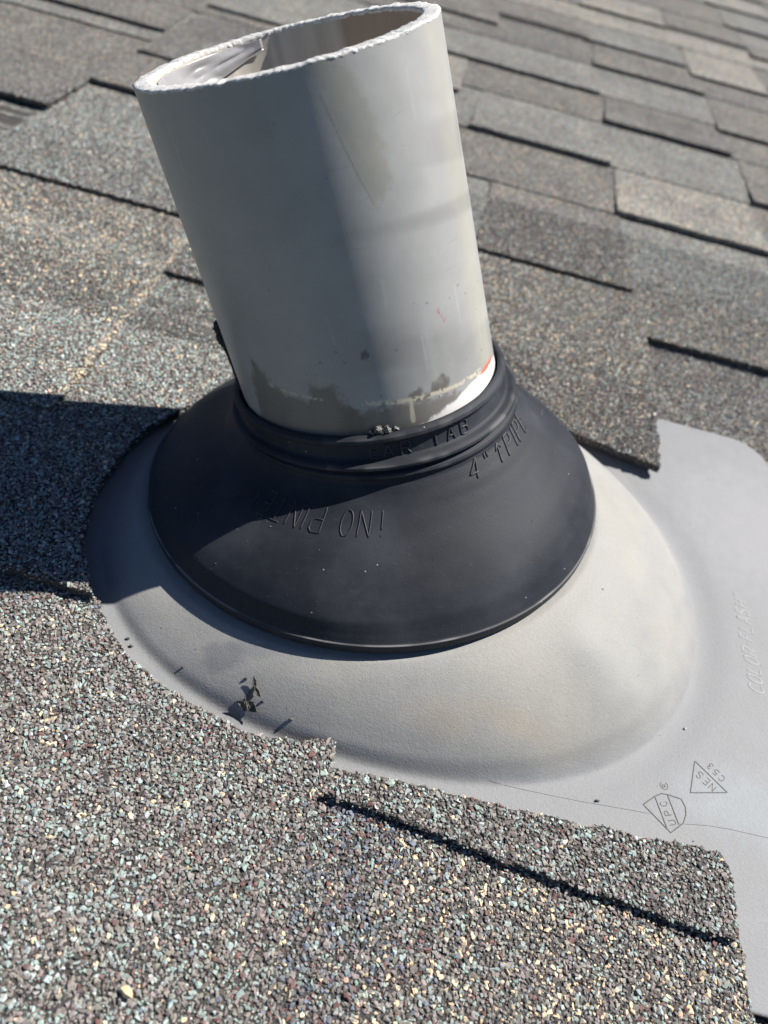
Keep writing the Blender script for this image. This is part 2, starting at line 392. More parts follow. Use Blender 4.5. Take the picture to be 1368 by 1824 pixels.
vs = N(t, 'ShaderNodeTexVoronoi', Scale=170.); t.links.new(oc, vs.inputs['Vector']); vr = ramp(t, vs.outputs['Distance'], [(.05, (1, 1, 1)), (.075, (0, 0, 0))])
sp_ = t.nodes.new('ShaderNodeSeparateColor'); t.links.new(vs.outputs['Color'], sp_.inputs[0]); th_ = ramp(t, sp_.outputs[0], [(.93, (0, 0, 0)), (.94, (1, 1, 1))])
dk = mixc(t, vr.outputs[0], th_.outputs[0], 1.0, 'MULTIPLY'); c = mixc(t, c, (.09, .085, .08), dk)
t.links.new(c, p.inputs['Base Color'])
rr = ramp(t, n2.outputs[0], [(.3, (.55, .55, .55)), (.7, (.68, .68, .68))]); t.links.new(rr.outputs[0], p.inputs['Roughness'])
b1 = bump(t, p, n1.outputs[0], .45, .0003); bump(t, p, n3.outputs[0], .22, .0005, b1)

xs = np.arange(-.150, .2521, .00115); ys = np.arange(-.1862, .1646, .00115)
GX, GY = np.meshgrid(xs, ys); nx, ny = len(xs), len(ys)
# rounded corner: pull grid points that fall outside the corner onto its arc
rc = .026; cxr, cyr = xs[-1] - rc, ys[-1] - rc
dx, dy = GX - cxr, GY - cyr; L_ = np.hypot(dx, dy); k = (dx > 0) & (dy > 0) & (L_ > rc)
GX = np.where(k, cxr + dx * rc / np.maximum(L_, 1e-9), GX); GY = np.where(k, cyr + dy * rc / np.maximum(L_, 1e-9), GY)
GZ = flash_z(GX, GY)
TH = np.arctan2(GY - BO[1], GX - BO[0]); RR = np.hypot(GX - BO[0], GY - BO[1])
Pn = np.stack([GX, GY, GX * 0], -1).reshape(-1, 3)
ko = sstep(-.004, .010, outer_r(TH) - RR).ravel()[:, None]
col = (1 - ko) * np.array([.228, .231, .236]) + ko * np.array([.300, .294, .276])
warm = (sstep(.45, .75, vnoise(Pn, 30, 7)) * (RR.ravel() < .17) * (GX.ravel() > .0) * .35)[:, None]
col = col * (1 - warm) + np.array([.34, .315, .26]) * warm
X_, Y_ = GX.ravel(), GY.ravel()
def blotch(cx, cy, rx, ry, c, a, seed=0, soft=.4):
    global col
    d = np.hypot((X_ - cx) / rx, (Y_ - cy) / ry) + (vnoise(Pn, 260, seed) - .5) * .5
    k = (1 - sstep(1 - soft, 1 + soft, d))[:, None] * a; col = col * (1 - k) + np.array(c) * k
blotch(-.041, -.107, .008, .0055, (.17, .17, .185), .6, 21, .25)
blotch(-.027, -.103, .010, .003, (.19, .195, .205), .5, 22, .5)
blotch(.085, -.105, .020, .004, (.34, .28, .21), .35, 23, .8)
blotch(.055, -.112, .012, .005, (.34, .28, .21), .35, 24, .8)
blotch(.20, -.105, .03, .015, (.27, .30, .315), .5, 25, .6)
blotch(.235, .08, .05, .05, (.30, .295, .31), .5, 26, .7)
blotch(.038, -.132, .0012, .0012, (.22, .22, .22), .9, 27, .3)
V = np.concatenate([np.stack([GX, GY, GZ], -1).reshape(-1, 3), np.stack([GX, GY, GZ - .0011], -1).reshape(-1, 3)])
q = grid_faces(nx, ny, False); q2 = q[:, ::-1] + nx * ny
cell_r = RR.ravel()[q].max(1); keep = cell_r > .109; 
b_ = []
def strip_edge(idx):
    for a0, a1 in zip(idx[:-1], idx[1:]): b_.append((a1, a0, a0 + nx * ny, a1 + nx * ny))
strip_edge(list(range(nx))); strip_edge(list(range(nx * ny - 1, nx * (ny - 1) - 1, -1)))
strip_edge([nx * j + nx - 1 for j in range(ny)]); strip_edge([nx * j for j in range(ny - 1, -1, -1)])
Q = np.concatenate([q[keep], q2[keep], np.array(b_)])
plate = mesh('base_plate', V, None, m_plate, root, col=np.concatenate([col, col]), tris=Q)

# rubber boot
m_rub, t, p = newmat('black_rubber', (.022, .024, .029), .6, .2)
oc = ocoord(t); n1 = noise(t, 26, 5, .6, oc); n2 = noise(t, 900, 3, .6, oc)
r1 = ramp(t, n1.outputs[0], [(.3, (.015, .017, .022)), (.5, (.024, .027, .033)), (.72, (.044, .048, .056))])
mp = N(t, 'ShaderNodeMapping'); mp.inputs['Scale'].default_value = (30, 150, 30); mp.inputs['Rotation'].default_value = (.3, .2, .9); t.links.new(oc, mp.inputs['Vector'])
ns = noise(t, 5, 6, .7, mp.outputs[0]); rs = ramp(t, ns.outputs[0], [(.58, (0, 0, 0)), (.8, (.5, .5, .5))])
c = mixc(t, r1.outputs[0], (.07, .072, .078), rs.outputs[0])
a_ = N(t, 'ShaderNodeAttribute', _attribute_name='Col'); sepa = t.nodes.new('ShaderNodeSeparateColor'); t.links.new(a_.outputs['Color'], sepa.inputs[0])
c = mixc(t, c, (.24, .23, .22), sepa.outputs[0])
vs = N(t, 'ShaderNodeTexVoronoi', Scale=240.); t.links.new(oc, vs.inputs['Vector']); vr = ramp(t, vs.outputs['Distance'], [(.06, (1, 1, 1)), (.1, (0, 0, 0))])
sp_ = t.nodes.new('ShaderNodeSeparateColor'); t.links.new(vs.outputs['Color'], sp_.inputs[0]); th_ = ramp(t, sp_.outputs[0], [(.90, (0, 0, 0)), (.91, (1, 1, 1))])
dk = mixc(t, vr.outputs[0], th_.outputs[0], 1.0, 'MULTIPLY'); c = mixc(t, c, (.30, .29, .27), dk)
t.links.new(c, p.inputs['Base Color']); rr = ramp(t, n1.outputs[0], [(.3, (.52, .52, .52)), (.7, (.7, .7, .7))]); t.links.new(rr.outputs[0], p.inputs['Roughness'])
b1 = bump(t, p, n2.outputs[0], .18, .0003); bump(t, p, dk, .6, .0004, b1)
nth, nsv = 420, 190
sv = np.concatenate([np.linspace(0, 5, 22)[:-1], np.linspace(5, 15, 60)[:-1], np.linspace(15, len(BPROF) - 1, 112)])
# smooth the profile by resampling it
def smooth_prof():
    pr = np.array(BPROF); out = pr.copy()
    return out
THB = np.linspace(-np.pi, np.pi, nth, endpoint=False)
TT, SS = np.meshgrid(THB, sv)
VB = boot(TT, SS)
worn = np.zeros(TT.shape)
nb = vnoise(VB.reshape(-1, 3), 160, 5).reshape(TT.shape)
worn += np.exp(-((SS - 4.7) / .45) ** 2) * (.35 + .65 * sstep(.3, .75, nb)) * .9
worn += (np.exp(-((SS - 24.0) / .9) ** 2) * sstep(.3, .7, nb) * 1.0 + np.exp(-((SS - 33) / .9) ** 2) * sstep(.45, .8, nb) * .5 + np.exp(-((SS - 18) / .7) ** 2) * sstep(.45, .8, nb) * .5) * .35 * (TT > -1.7) * (TT < .6)
colb = np.repeat(np.clip(worn, 0, 1).reshape(-1, 1), 3, 1)
VBf = VB.reshape(-1, 3)
boot_o = mesh('rubber_boot', VBf, None, m_rub, root, col=colb, tris=grid_faces(nth, len(sv))[:, ::1])

# ------------------------------------------------------------------ lettering: single-stroke letters pressed into rubber and plate
ST = {'N': [[(0, 0), (0, 1), (.55, 0), (.55, 1)]], 'P': [[(0, 0), (0, 1), (.4, 1), (.55, .88), (.55, .62), (.4, .5), (0, .5)]], 'I': [[(.05, 0), (.05, 1)]],
      'T': [[(.28, 0), (.28, 1)], [(0, 1), (.56, 1)]], 'E': [[(.5, 0), (0, 0), (0, 1), (.5, 1)], [(0, .52), (.42, .52)]], 'A': [[(0, 0), (.28, 1), (.56, 0)], [(.1, .34), (.46, .34)]],
      'R': [[(0, 0), (0, 1), (.4, 1), (.54, .88), (.54, .64), (.4, .5), (0, .5)], [(.28, .5), (.56, 0)]], 'B': [[(0, 0), (0, 1), (.38, 1), (.5, .88), (.5, .64), (.38, .52), (0, .52)], [(.38, .52), (.54, .4), (.54, .14), (.4, 0), (0, 0)]],
      '4': [[(.42, 0), (.42, 1), (0, .3), (.56, .3)]], '"': [[(.1, 1), (.1, .68)], [(.3, 1), (.3, .68)]], '^': [[(.25, 0), (.25, 1)], [(.02, .66), (.25, 1), (.48, .66)]],
      '!': [[(.1, 1), (.1, .24)], [(.1, .07), (.1, 0)]], 'i': [[(.1, 0), (.1, .78)], [(.1, .93), (.1, 1)]], 'L': [[(0, 1), (0, 0), (.5, 0)]], 'F': [[(0, 0), (0, 1), (.5, 1)], [(0, .52), (.42, .52)]],
      'H': [[(0, 0), (0, 1)], [(.55, 0), (.55, 1)], [(0, .5), (.55, .5)]], '-': [[(.05, .45), (.4, .45)]], 'U': [[(0, 1), (0, .25), (.1, .06), (.27, 0), (.45, .06), (.55, .25), (.55, 1)]],
      'C': [[(.55, .8), (.45, .94), (.28, 1), (.1, .92), (0, .7), (0, .3), (.1, .08), (.28, 0), (.45, .06), (.55, .2)]],
      'S': [[(.52, .84), (.4, .97), (.25, 1), (.08, .94), (.02, .78), (.1, .6), (.42, .44), (.54, .26), (.46, .07), (.27, 0), (.1, .04), (0, .17)]],
      '5': [[(.5, 1), (.08, 1), (.04, .56), (.3, .62), (.5, .48), (.54, .28), (.44, .07), (.25, 0), (.06, .05), (0, .14)]],
      '3': [[(.03, .88), (.2, 1), (.4, .97), (.5, .8), (.42, .6), (.22, .53)], [(.42, .6), (.22, .53), (.44, .47), (.54, .28), (.45, .06), (.25, 0), (0, .12)]], ' ': []}
ST['O'] = [[(.275 + .275 * math.cos(a), .5 + .5 * math.sin(a)) for a in np.linspace(math.pi / 2, math.pi * 2.5, 21)]]
def dense(P, step):
    P = np.array(P, float); out = [P[0]]
    for a, b in zip(P[:-1], P[1:]):
        n = max(1, int(np.linalg.norm(b - a) / step))
        for j in range(1, n + 1): out.append(a + (b - a) * j / n)
    return np.array(out)
def letters(text, adv=.82, own={}):
    """strokes in units of the letter height, laid out from x = 0"""
    out, x = [], 0.
    for ch in text:
        for s in ST[ch]: out.append(dense([(a + x, b) for a, b in s], .08))
        x += own.get(ch, {'I': .36, ' ': .5, '!': .4, 'i': .65, '"': .55, '-': .6, '^': .8}.get(ch, adv))
    return out, x
def boot_text(text, th0, s0, h, hs, flip, adv, rad, label, slant=0., own={}):
    """letters on the boot: advance angle = h(radians per letter height), height = hs profile steps"""
    st, L = letters(text, adv, own); paths = []
    for P in st:
        u, v = P[:, 0] + slant * P[:, 1], P[:, 1]
        th = th0 - u * h if flip else th0 + u * h; ww = s0 - v * hs if flip else s0 + v * hs
        s = np.interp(ww, [q[0] for q in BPROF[5:36]], range(5, 36))
        A = boot(th, s); e = 1e-3
        n = np.cross(boot(th + e, s) - A, boot(th, s + e * 20) - A); n /= np.linalg.norm(n, axis=1)[:, None]
        paths.append(A + n * rad * .25)
    V_, F_ = tubes(paths, rad, 6)
    o = mesh('lettering', V_, None, m_letter, boot_o, tris=F_, smooth=True); o['label'] = label; return o
m_letter, t, p = newmat('moulded_rubber_lettering', (.034, .036, .042), .5, .4)
D_ = math.pi / 180
boot_text('iNO PINTE!', -78.5 * D_, .560, 6.3 * D_, .112, True, .86, .0003, 'raised words pressed upside down into the skirt of the boot', own={' ': .58})
boot_text('4"^PIPE', -47.5 * D_, .600, 7.4 * D_, .098, False, .90, .0005, 'raised pipe size mark on the right of the boot', .4, {'4': .95, '"': .95, '^': .92, 'I': .42})
boot_text('EAR TAB', -81 * D_, .857, 6.5 * D_, .080, False, 1.0, .00045, 'raised words round the collar of the boot', .08, {' ': .88, 'E': .78, 'T': 1.05, 'A': 1.06})

m_eng, t, p = newmat('stamped_line', (.10, .095, .09), .6, .4)
def plate_strokes(name, strokes, org, ux, uy, rad, mat, label, lift=0.):
    paths = []
    for P in strokes:
        P = dense(P, .12) if len(P) < 60 else np.array(P)
        X = org[0] + P[:, 0] * ux[0] + P[:, 1] * uy[0]; Y = org[1] + P[:, 0] * ux[1] + P[:, 1] * uy[1]
        paths.append(np.stack([X, Y, flash_z(X, Y) + lift], -1))
    V_, F_ = tubes(paths, rad, 6); o = mesh(name, V_, None, mat, plate, tris=F_); o['label'] = label; return o
def tr(strokes, s, a, ox, oy):
    c, n = math.cos(a), math.sin(a); return [[(ox + s * (x * c - y * n), oy + s * (x * n + y * c)) for x, y in P] for P in strokes]
mm = lambda L: [(x / 1000, y / 1000) for x, y in L]
sh = [mm(q) for q in ([(148.2, -116.9), (153.7, -111.8), (156.8, -109.7), (159.5, -109.4), (165.7, -109.8), (167.3, -113.1), (167.2, -116.5), (165.6, -120.6), (159.6, -126.2), (148.2, -116.9)],
      [(153.7, -111.8), (158.2, -125.1)], [(159.5, -109.4), (163.6, -121.9)])]
plate_strokes('emblem', [dense(q, .001) for q in sh], (0, 0), (1, 0), (0, 1), .00024, m_eng, 'shield outline with two bars stamped into the plate')
def stamp(txt, org, ux, uy, adv, rad, mat, label, own={}, lift=0.):
    st, L_ = letters(txt, adv, own); plate_strokes('lettering', st, tuple(np.array(org) / 1000), tuple(np.array(ux) / 1000), tuple(np.array(uy) / 1000), rad, mat, label, lift)
stamp('UPC', (162.5, -121.8), (-1.3, 3.1), (-3.0, -1.25), 1.2, .00017, m_eng, 'letters between the bars of the shield')
ring = [[(.5 + .5 * math.cos(a), .5 + .5 * math.sin(a)) for a in np.linspace(.3, 5.6, 14)], [(.3, .25), (.3, .75), (.6, .75), (.6, .5), (.35, .5), (.7, .2)]]
plate_strokes('emblem', ring, (.1606, -.1068), (-.0009, .0034), (-.0034, -.0009), .00015, m_eng, 'small ringed letter stamped above the shield')
plate_strokes('emblem', [dense(mm([(174.1, -89.6), (170.3, -105.7), (187.7, -101.0), (174.1, -89.6)]), .001)], (0, 0), (1, 0), (0, 1), .00024, m_eng, 'triangle outline stamped into the plate')
stamp('NES', (183.0, -99.6), (-2.9, 2.4), (-2.5, -2.9), .92, .00017, m_eng, 'letters inside the stamped triangle')
stamp('C53', (187.8, -94.2), (-2.4, 2.3), (-2.3, -2.4), .98, .00017, m_eng, 'code along the long side of the triangle')
m_emb, t, p = newmat('embossed_plate_lettering', (.28, .28, .28), .5, .4)
stamp('COLOR-FLASH"', (214.8, -43.0), (.0, 7.0), (-7.4, 1.6), .80, .00075, m_emb, 'large embossed word running up the right side of the plate', {'-': .55}, -.00045)
cr = mm([(80.4, -124.6), (99.9, -123.6), (124.4, -122.3), (151.4, -120.2)]); cr2 = mm([(165.5, -120.9), (176.3, -118.8), (186.4, -117.8), (203.5, -117.2), (220, -116)])
plate_strokes('crease', [dense(cr, .002), dense(cr2, .002)], (0, 0), (1, 0), (0, 1), .00011, m_eng, 'hairline scratch across the lower plate')

# ------------------------------------------------------------------ vent pipe
pipe = thing('vent_pipe', 'grey painted plastic vent pipe leaning out of the black rubber boot', 'vent pipe', tuple(TOP + AXD * .15))
PIN = unit([-.3937, .0597, .9173]); RO, RI = .057, .0505
m_pipe, t, p = newmat('grey_painted_pipe', rough=.4, spec=.3)
oc = ocoord(t); a_ = N(t, 'ShaderNodeAttribute', _attribute_name='Col')
n1 = noise(t, 45, 5, .6, oc); r1 = ramp(t, n1.outputs[0], [(.3, (.92, .92, .92)), (.7, (1.06, 1.06, 1.06))])
c = mixc(t, a_.outputs['Color'], r1.outputs[0], 1.0, 'MULTIPLY')
vs = N(t, 'ShaderNodeTexVoronoi', Scale=200.); t.links.new(oc, vs.inputs['Vector']); vr = ramp(t, vs.outputs['Distance'], [(.07, (1, 1, 1)), (.12, (0, 0, 0))])
sp_ = t.nodes.new('ShaderNodeSeparateColor'); t.links.new(vs.outputs['Color'], sp_.inputs[0]); th_ = ramp(t, sp_.outputs[0], [(.9, (0, 0, 0)), (.91, (1, 1, 1))])
dk = mixc(t, vr.outputs[0], th_.outputs[0], 1.0, 'MULTIPLY')
t.links.new(c, p.inputs['Base Color']); rr = ramp(t, n1.outputs[0], [(.3, (.34, .34, .34)), (.7, (.5, .5, .5))]); t.links.new(rr.outputs[0], p.inputs['Roughness'])
n2 = noise(t, 300, 4, .6, oc); b1 = bump(t, p, n2.outputs[0], .10, .0004); bump(t, p, dk, .5, .0006, b1)
def pipe_pt(thd, l, r=RO):
    th = np.radians(thd); return TOP + PS * (np.asarray(l)[..., None] * AXD + r * (np.sin(th)[..., None] * E1 + np.cos(th)[..., None] * E2))
def cut_l(thd, r=RO):
    th = np.radians(thd); C = r * (np.sin(th)[..., None] * E1 + np.cos(th)[..., None] * E2); return -(C @ PIN) / (AXD @ PIN)
nt_, nl = 900, 380
TD = np.linspace(-180, 180, nt_, endpoint=False); LL = np.linspace(0, 1, nl)
T2, L2 = np.meshgrid(TD, LL)
rag = (vnoise(np.stack([np.sin(np.radians(TD)) * .057, np.cos(np.radians(TD)) * .057, TD * 0], -1), 700, 3) - .5) * .0004
top0 = cut_l(T2) + rag[None]; LA = top0 + (.175 - top0) * L2
VP = pipe_pt(T2, LA)
cp = np.ones((T2.size, 3)) * np.array([.35, .346, .328]); tf, lf = T2.ravel(), LA.ravel() * 1000
Pq = VP.reshape(-1, 3); nA = vnoise(Pq, 420, 31); nB = vnoise(Pq, 120, 32); nC = vnoise(Pq, 1200, 33)
def paint(poly, c, a=1., soft=1.2, wob=2.0, brk=None):
    soft = soft * 1.5
    """poly in (degrees, mm along the pipe)"""
    global cp
    x, y = tf, lf; d = edge_dist(poly, x, y); s = np.where(inside(poly, x, y), -d, d) + (nA - .5) * wob + (nC - .5) * wob * .6
    k = (1 - sstep(-soft, soft, s)) * a
    if brk is not None: k = k * sstep(brk, brk + .12, nC * .6 + nA * .4)
    cp = cp * (1 - k[:, None]) + np.array(c) * k[:, None]
def line(pts, wd, c, a=1., brk=None):
    global cp
    d = edge_dist(pts, tf, lf, False) + (nA - .5) * wd * .8
    k = (1 - sstep(wd * .7, wd * 1.2, d)) * a
    if brk is not None: k = k * sstep(brk, brk + .1, nC * .5 + nA * .5)
    cp = cp * (1 - k[:, None]) + np.array(c) * k[:, None]
# grey paint is warmer and dirtier on the left, with faint rings round the right
k = sstep(.52, .8, vnoise(np.stack([tf * 0 + 3, tf * .010, lf * .11 - tf * .012], -1), 1, 44))[:, None] * .20 * sstep(10, 30, tf)[:, None]; cp = cp * (1 - k)
k = sstep(.55, .75, nB)[:, None] * .2; cp = cp * (1 - k) + np.array([.33, .32, .29]) * k
k = (sstep(66, 76, tf) * (1 - sstep(84, 92, tf)) * .35)[:, None]; cp = cp * (1 - k) + np.array([.40, .38, .29]) * k
paint([(25.7, 13), (29.1, 28.9), (32.1, 40.4), (35.1, 49.6), (39.3, 50.4), (42.8, 43.4), (42.8, 32.6), (41.2, 21.8), (38.2, 12), (30, 2), (23, 4)], (.30, .29, .245), .75, 1.6, 3.5)
line([(25.7, 14), (29.1, 28.9), (32.1, 40.4), (35.1, 49.6)], .3, (.17, .17, .16), .5, .3)
paint([(-31, 97), (-27, 103), (-24, 109), (-8, 114.7), (-5, 108.6), (3, 109.6), (8, 119), (13, 128), (14, 145), (-45, 145), (-36, 112)], (.15, .13, .10), .7, 1.3, 4)
paint([(4, 121), (30, 124), (54, 128), (60, 134), (40, 146), (4, 146)], (.15, .13, .10), .7, 1.3, 4)
paint([(42.3, 119.9), (48.7, 118), (51.6, 123), (50, 126), (41, 125)], (.14, .125, .105), .9, .6, 2)
paint([(33, 121.5), (38.7, 120), (38, 124), (32, 124)], (.16, .14, .12), .9, .6, 2)
line([(14.3, 119.4), (23.7, 121.7), (32.6, 123.5), (41.2, 124.8), (55, 126.8), (71, 128.1)], 1.0, (.58, .52, .39), .9, .34)
line([(-26.8, 107.9), (-18.2, 110.4), (-7.6, 113.6), (.2, 115.8)], .6, (.50, .46, .36), .85, .42)
line([(32.6, 123.5), (32.2, 128), (31.7, 132.6)], .9, (.55, .50, .38), .9)
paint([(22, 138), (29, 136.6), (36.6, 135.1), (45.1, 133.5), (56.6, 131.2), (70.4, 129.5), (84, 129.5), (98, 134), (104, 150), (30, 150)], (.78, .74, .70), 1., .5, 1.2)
paint([(60, 139), (72, 139.5), (74, 143), (58, 143)], (.62, .52, .30), .6, .8, 2)
paint([(70.5, 129.9), (76, 128.4), (88, 129.2), (86, 130.7), (74, 130.9)], (.60, .13, .06), 1., .35, .6)
line([(51.6, 93.8), (53, 96)], .35, (.45, .08, .14), .8, .35); line([(52.6, 93.8), (55.3, 102.6)], .35, (.45, .08, .14), .8, .4)
paint([(17.6, 98.5), (20.5, 98.2), (21, 101), (18, 101.6)], (.12, .11, .1), .8, .5, 2)
rs_ = np.random.default_rng(77)
for _ in range(46):                                            # fine scuffs and runs
    a0, l0 = rs_.uniform(-50, 95), rs_.uniform(8, 126)
    if rs_.random() < .6: line([(a0, l0), (a0 + rs_.uniform(3, 14), l0 + rs_.uniform(-1.5, 2.5))], rs_.uniform(.12, .22), (.22, .215, .205), rs_.uniform(.08, .28))
    else: line([(a0, l0), (a0 + rs_.uniform(-.6, .6), l0 + rs_.uniform(4, 16))], rs_.uniform(.15, .5), (.46, .455, .44), rs_.uniform(.15, .4))
for _ in range(26):
    a0, l0, q_ = rs_.uniform(0, 90), rs_.uniform(85, 128), rs_.uniform(.25, .7)
    line([(a0, l0), (a0 + q_, l0 + q_ * .5)], q_ * .7, (.13, .12, .11), .5)
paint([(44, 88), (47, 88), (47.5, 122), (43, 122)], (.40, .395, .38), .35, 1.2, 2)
# inside wall
T3, L3 = np.meshgrid(TD, np.linspace(0, 1, 60)); top1 = cut_l(T3, RI) + rag[None]; LB = top1 + (.175 - top1) * L3
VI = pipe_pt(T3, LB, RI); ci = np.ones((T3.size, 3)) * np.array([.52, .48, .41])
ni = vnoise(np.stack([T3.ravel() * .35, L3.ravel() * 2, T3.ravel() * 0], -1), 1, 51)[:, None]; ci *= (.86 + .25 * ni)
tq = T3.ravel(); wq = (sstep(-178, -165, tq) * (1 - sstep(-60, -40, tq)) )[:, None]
rt = (sstep(95, 110, tq) * (1 - sstep(168, 176, tq)))[:, None]; ci = ci * (1 - rt * .8) + np.array([.34, .24, .165]) * rt * .8  # right side tinted brown: shade and warm bounce painted into the colour
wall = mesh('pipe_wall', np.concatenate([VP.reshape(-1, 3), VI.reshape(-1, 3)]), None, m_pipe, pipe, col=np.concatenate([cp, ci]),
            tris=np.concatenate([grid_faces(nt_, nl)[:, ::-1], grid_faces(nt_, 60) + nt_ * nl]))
# rough sawn white rim
m_cut, t, p = newmat('raw_sawn_plastic', (.80, .79, .77), .7, .3)
n1 = noise(t, 700, 4, .65, ocoord(t)); bump(t, p, n1.outputs[0], .7, .0006)
r_ = ramp(t, n1.outputs[0], [(.3, (.40, .38, .35)), (.5, (.62, .61, .58)), (.7, (.74, .73, .71))]); t.links.new(r_.outputs[0], p.inputs['Base Color'])
rings = []
prof = [(RO + .00003, .0004), (RO + .0001, .0001), (RO - .0001, -.0003), (RO - .0012, -.0005), (RO - .0033, -.0004), (RI + .0012, -.0005), (RI + .0002, -.0003), (RI - .0002, .0003), (RI - .00005, .0011)]
for r_0, dl in prof:
    jit = (vnoise(np.stack([TD * .9, TD * 0 + r_0 * 900, TD * 0], -1), 1, 61) - .5) * .00018 + (vnoise(np.stack([TD * .25, TD * 0 + r_0 * 300, TD * 0], -1), 1, 62) - .5) * .0005
    rj = r_0 + (vnoise(np.stack([TD * .7, TD * 0 + r_0 * 700, TD * 0 + 5], -1), 1, 63) - .5) * .0004
    th = np.radians(TD); C = rj[:, None] * (np.sin(th)[:, None] * E1 + np.cos(th)[:, None] * E2)
    l = -(C @ PIN) / (AXD @ PIN) + rag + dl + jit
    rings.append(TOP + PS * (l[:, None] * AXD + C))
mesh('cut_edge', np.concatenate(rings), None, m_cut, pipe, tris=grid_faces(nt_, len(prof)))

# clear film stuck in the mouth of the pipe
m_film, t, p = newmat('clear_film', (.50, .49, .50), .25, .6)
p.inputs['Transmission Weight'].default_value = .35; n1 = noise(t, 90, 3, .5, ocoord(t)); bump(t, p, n1.outputs[0], .5, .0012)
u_, v_ = np.meshgrid(np.linspace(0, 1, 70), np.linspace(0, 1, 40))
thf = -150 + u_ * 92; lf_ = cut_l(thf, RI) + .0015 + v_ * (.004 + .020 * u_ ** 1.0)
crk = (vnoise(np.stack([u_.ravel() * 5, v_.ravel() * 3, u_.ravel() * 0], -1), 1, 71) - .5).reshape(u_.shape)
rf = RI - .0008 - np.abs(crk) * .004 - .006 * sstep(.85, 1, u_) * v_
VF = TOP + PS * (lf_[..., None] * AXD + rf[..., None] * (np.sin(np.radians(thf))[..., None] * E1 + np.cos(np.radians(thf))[..., None] * E2))
film = mesh('plastic_scrap', VF.reshape(-1, 3), None, m_film, None, loc=tuple(VF[20, 35]), tris=grid_faces(70, 40, False))
sm = film.modifiers.new('thickness', 'SOLIDIFY'); sm.thickness = .0003
tag(film, 'crumpled shiny scrap of plastic film inside the left of the pipe mouth', 'plastic scrap')

# ------------------------------------------------------------------ shingles
def course(k, y, label, yloc=None):
    return thing('shingle_course', label, 'roof shingle', (0, y, -.043), 'courses of asphalt shingles up the roof')
CUT = [(-.104, -.092), (-.109, -.085), (-.114, -.076), (-.119, -.068), (-.123, -.058), (-.1265, -.047), (-.1285, -.036), (-.129, -.023), (-.1283, -.009), (-.1265, .008), (-.123, .022), (-.1175, .034), (-.109, .049), (-.099, .064), (-.093, .074)]
# lowest pieces of the picture
c1_ = course(0, -.42, 'lowest shingle at the right with tan stones, below the dark gap')
def pal_lower(X, Y):
    k = np.clip(sstep(.075, .02, X + (vnoise(np.stack([X, Y, X * 0], -1), 60, 9) - .5) * .03), 0, 1)[:, None] * .9
    return PALW['lower'] * (1 - k) + PALW['slate'] * k
slab('tab', [(.0, -.39), (.185, -.39), (.1845, -.30), (.1842, -.187), (.1835, -.160), (.1825, -.1500), (.0, -.1500)], pw((-.42, -.0370), (-.155, -.0381), (-.13, -.0388)), .003, 'lower', c1_, palfun=pal_lower)
slab('backing', rect(-1.2, 1.4, -.39, -.189), pw((-.39, -.0405), (-.18, -.0420)), .001, 'strip', c1_, gran=True, under=lambda x, y: (x < .180))
c2_ = course(0, -.30, 'shingle cut in a curve below the dome, ending in a narrow strip on the right')
BL = [(-.60, -.392), (.0115, -.392), (.0125, -.152), (.015, -.150), (.043, -.1515), (.077, -.156), (.111, -.159), (.144, -.162), (.1795, -.1645), (.1815, -.150), (.1815, -.139), (.1785, -.1325), (.166, -.1315), (.146, -.1338), (.11, -.1352), (.075, -.1362), (.04, -.1372), (.0152, -.1388), (.0142, -.1265), (.001, -.1312), (-.012, -.1330), (-.024, -.1330), (-.036, -.1298),
      (-.050, -.1262), (-.063, -.1220), (-.078, -.1142), (-.093, -.102), (-.104, -.0905), (-.112, -.079), (-.125, -.06), (-.60, -.06)]
def pal_front(X, Y):
    k = (np.clip(sstep(-.10, -.24, Y), 0, 1) * sstep(.02, -.10, X) * .8)[:, None]; return np.where((X > .0165)[:, None], PALW['strip'], PALW['front'] * (1 - k) + PALW['pale'] * k)
slab('tab', BL, pw((-.44, -.0338), (-.16, -.0342), (-.08, -.0347), (-.06, -.036)), .0032, 'front', c2_, palfun=pal_front)
c3_ = course(1, -.085, 'shingle notched round the upper dome, its thick right end resting on the plate')
A_ = [(-.70, -.0885), (-.155, -.0895)] + CUT + [(-.06, .099), (-.02, .111), (.03, .116), (.07, .117), (.108, .1125), (.137, .1075), (.1685, .1010), (.1695, .14), (.1715, .20), (.172, .27), (.172, .36), (-.70, .36)]
def pal_A(X, Y):
    r = np.clip(sstep(.0, .03, X), 0, 1)[:, None]
    g = sstep(.165, .21, Y + (vnoise(np.stack([X, Y, X * 0], -1), 50, 12) - .5) * .05)[:, None]
    right = PALW['mud'] * (1 - g) + PALW['gold'] * g
    return PALW['pale'] * (1 - r) + right * r
zA = pw((-.09, -.0290), (.0, -.0310), (.06, -.0318), (.11, -.0300), (.17, -.0312), (.25, -.0350), (.345, -.0385))
slab('tab', A_, zA, .0045, 'pale', c3_, palfun=pal_A, under=lambda x, y: (x < -.18) & (y > .035) & (x > -.34))
def pal_M(X, Y):
    g = sstep(.09, .15, Y + (vnoise(np.stack([X, Y, X * 0], -1), 40, 15) - .5) * .06)[:, None]; W = PALW['pale'] * (1 - g) + PALW['gold'] * g
    e = (X > -.1765)[:, None] * .35; tan = np.zeros(8); tan[5] = 1; return W * (1 - e) + tan * e
slab('tab', rect(-.355, -.1715, .0105, .262), pw((.01, -.0282), (.15, -.0306), (.262, -.0352)), .0030, 'pale', c3_, ragged=.0004, palfun=pal_M)
slab('tab', rect(-.1705, .001, .1645, .36), pw((.16, -.0272), (.25, -.031), (.345, -.036)), .0035, 'pale', c3_, palfun=lambda X, Y: np.repeat(PALW['dusk'][None] * .5 + PALW['pale'][None] * .5, len(X), 0))
